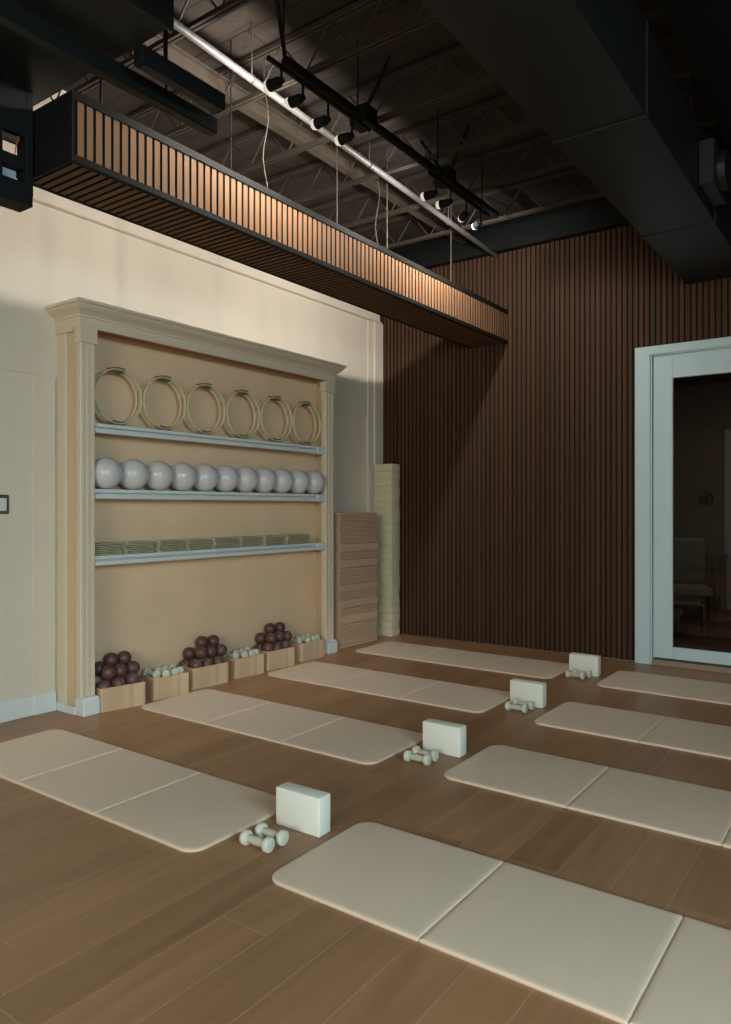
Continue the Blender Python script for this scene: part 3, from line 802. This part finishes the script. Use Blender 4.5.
# hanging strip lights (unlit)
def strip(label, x, y0, y1, z, rods):
    t = thing('strip_light', label, 'strip light', (x, 0, 0), 'unlit strip lights hanging at upper left')
    bm = bm_new(); box(bm, -.03, .03, y0, y1, z, z+.075, .004, 1); obj('strip_housing', bm, M['black'], t)
    bm = bm_new(); box(bm, -.022, .022, y0+.02, y1-.02, z-.004, z+.001); obj('diffuser', bm, M['duct'], t)
    for y in rods:
        bm = bm_new(); cyl(bm, (0, y, z+.07), (0, y, CEIL), .006, 8); obj('hanger_rod', bm, M['black'], t, True)
strip('long black strip light slanting across the upper left', 1.68, -6.3, -3.87, 3.13, (-4.16,))
strip('shorter black strip light just right of the long one', 1.84, -4.44, -3.97, 3.15, (-4.3,))

# equipment rack hanging beside the end of the beam
R_ = thing('equipment_rack', 'black open equipment rack hanging at the left edge by the beam end', 'rack')
RX0, RX1 = 1.050, 1.163
def rack_part(name, x0, x1, y0, y1, z0, z1, m='black', bev=.003):
    bm = bm_new(); box(bm, x0, x1, y0, y1, z0, z1, bev, 1); return obj(name, bm, M[m], R_)
rack_part('tray', RX0, RX1, -5.3, -4.506, 2.690, 2.790)
rack_part('middle_rail', RX0, RX1, -5.3, -4.506, 2.848, 2.902)
rack_part('upper_panel', RX0, RX1, -5.3, -4.506, 3.00, 3.215)
rack_part('side_post', RX0+.03, RX1+.002, -4.540, -4.506, 2.74, 3.228)
rack_part('side_post', RX0+.03, RX1+.002, -4.672, -4.650, 2.74, 3.228)
rack_part('device', RX0+.02, RX1-.02, -4.646, -4.575, 2.7905, 2.835, 'blue_plastic')
rack_part('device', RX0+.01, RX1-.01, -4.78, -4.675, 2.9025, 2.975, 'blue_plastic')
bm = bm_new(); tube(bm, [(RX1-.01, -4.650, 3.0), (RX1-.008, -4.645, 2.96), (RX1-.012, -4.652, 2.93), (RX1-.01, -4.648, 2.902)], .004, 8); obj('cable', bm, M['orange_wire'], R_, True)
bm = bm_new(); tube(bm, [(RX1-.02, -4.565, 3.0), (RX1-.02, -4.572, 2.97), (RX1-.02, -4.58, 2.94), (RX1-.02, -4.582, 2.902)], .003, 8); obj('cable', bm, M['orange_wire'], R_, True)
bm = bm_new(); cyl(bm, (RX1-.03, -4.562, 2.985), (RX1-.03, -4.665, 2.985), .014, 14); obj('conduit_piece', bm, M['wire'], R_, True)

# ------------------------------------------------------------------ switch plate
t = thing('light_switch', 'small metal-rimmed light switch at the left edge of the cream wall', 'light switch')
bm = bm_new(); box(bm, 0.0, .008, -4.11, -3.992, 1.262, 1.380, .006, 3); obj('switch_plate', bm, M['steel'], t, True)
bm = bm_new(); box(bm, .007, .013, -4.095, -4.010, 1.282, 1.360, .004, 2); obj('rocker', bm, M['white_paint'], t, True)

# ------------------------------------------------------------------ dim room beyond the glass
def beyond(x, z, y): return (x, y, z)
t = thing('wall_ornament', 'round dark ornament on the wall seen through the door glass', 'ornament', (2.40, 3.99, 1.42))
bm = bm_new(); torus(bm, .075, .018, Matrix.Translation((0, -.02, 0)) @ Matrix.Rotation(PI/2, 4, 'X'), seg=28, rs=8); obj('ring_frame', bm, M['felt'], t, True)
bm = bm_new(); box(bm, -.012, .012, -.03, -.01, -.075, .075); obj('centre_bar', bm, M['felt'], t)
bm = bm_new(); box(bm, 2.62, 2.70, 3.95, 4.0, 0, 2.2); box(bm, 3.6, 3.7, 3.95, 4.0, 0, 2.2); box(bm, 2.62, 3.7, 3.95, 4.0, 2.2, 2.3); struct('door_2', bm, M['white_paint'])
t = thing('desk_chair', 'grey upholstered chair seen dimly through the door glass', 'chair', (2.62, 1.7, 0), None, .35)
bm = bm_new(); box(bm, -.25, .25, -.24, .24, .42, .50, .03, 3); obj('seat', bm, M['chair_fabric'], t, True)
bm = bm_new(); box(bm, -.24, .24, .20, .27, .52, .98, .03, 3); obj('backrest', bm, M['chair_fabric'], t, True)
for sx_ in (-.21, .21):
    for sy_ in (-.2, .2):
        bm = bm_new(); cyl(bm, (sx_, sy_, 0), (sx_*.95, sy_*.95, .43), .014, 10); obj('leg', bm, M['black'], t, True)
t = thing('desk', 'brown desk seen dimly through the door glass behind the chair', 'desk', (2.2, 2.75, 0))
bm = bm_new(); box(bm, -.6, .6, -.35, .35, .72, .76, .004, 1); obj('desk_top', bm, M['desk'], t)
for sx_ in (-.56, .56):
    for sy_ in (-.31, .31):
        bm = bm_new(); box(bm, sx_-.025, sx_+.025, sy_-.025, sy_+.025, 0, .72); obj('leg', bm, M['desk'], t)

# ------------------------------------------------------------------ lights
def area(name, loc, rot, sx_, sy_, e, c):
    l = bpy.data.lights.new(name, 'AREA'); l.shape = 'RECTANGLE'; l.size = sx_; l.size_y = sy_; l.energy = e; l.color = c
    o = bpy.data.objects.new(name, l); col.objects.link(o); o.location = loc; o.rotation_euler = rot; return o
DAY = (.78, .93, 1.0)
area('window_daylight', ((WA+WB)/2, RY-1.3, 3.0), (PI/2-math.radians(28), 0, 0), WB-WA+1.5, 2.6, 820, (1, .91, .79))
area('window_daylight', (RX+1.2, (VA+VB)/2, 2.9), (PI/2-math.radians(30), 0, PI/2), VB-VA+1.5, 2.6, 620, (.62, .89, 1.0))
for k, (y, z) in enumerate(H1+H2):
    l = bpy.data.lights.new('spotlight', 'SPOT'); l.energy = 20 if k < 6 else 30; l.color = (1, .955, .90)
    l.spot_size = math.radians(178); l.spot_blend = .5; l.shadow_soft_size = .02
    o = bpy.data.objects.new('spotlight', l); col.objects.link(o)
    t_ = HEAD_TURN if k >= 6 else 0
    o.location = (1.86-.127*math.cos(t_), y+.127*math.sin(t_), z)
    o.rotation_euler = Vector((-math.cos(t_*1.25), math.sin(t_*1.25), -.12 if k < 6 else -.8)).to_track_quat('-Z', 'Y').to_euler()
area('beyond_room_fill', (3.6, 2.2, 2.88), (0, 0, 0), .6, .6, 7, (1, .86, .7))  # added fill that brightens the room beyond; no fixture stands there
w = bpy.data.worlds.new('World'); sc.world = w; w.use_nodes = True
w.node_tree.nodes['Background'].inputs[0].default_value = (.6, .75, .9, 1); w.node_tree.nodes['Background'].inputs[1].default_value = .4

# ------------------------------------------------------------------ camera
cam = bpy.data.cameras.new('camera'); co = bpy.data.objects.new('camera', cam); col.objects.link(co)
co.location = (4.406, -6.383, 1.3); co.rotation_euler = (PI/2, 0, .6236)
cam.sensor_fit = 'VERTICAL'; cam.sensor_height = 24; cam.sensor_width = 24
cam.lens = 739.0/1024*24
cam.shift_y = -(512-507.9)/1024
cam.clip_start = .05
sc.camera = co
sc.view_settings.view_transform = 'Standard'; sc.view_settings.look = 'None'
sc.view_settings.gamma = 1; sc.view_settings.exposure = 0
try: sc.view_settings.use_curve_mapping = False
except Exception: pass
sc.cycles.max_bounces = 8; sc.cycles.diffuse_bounces = 5
sc.cycles.use_denoising = True
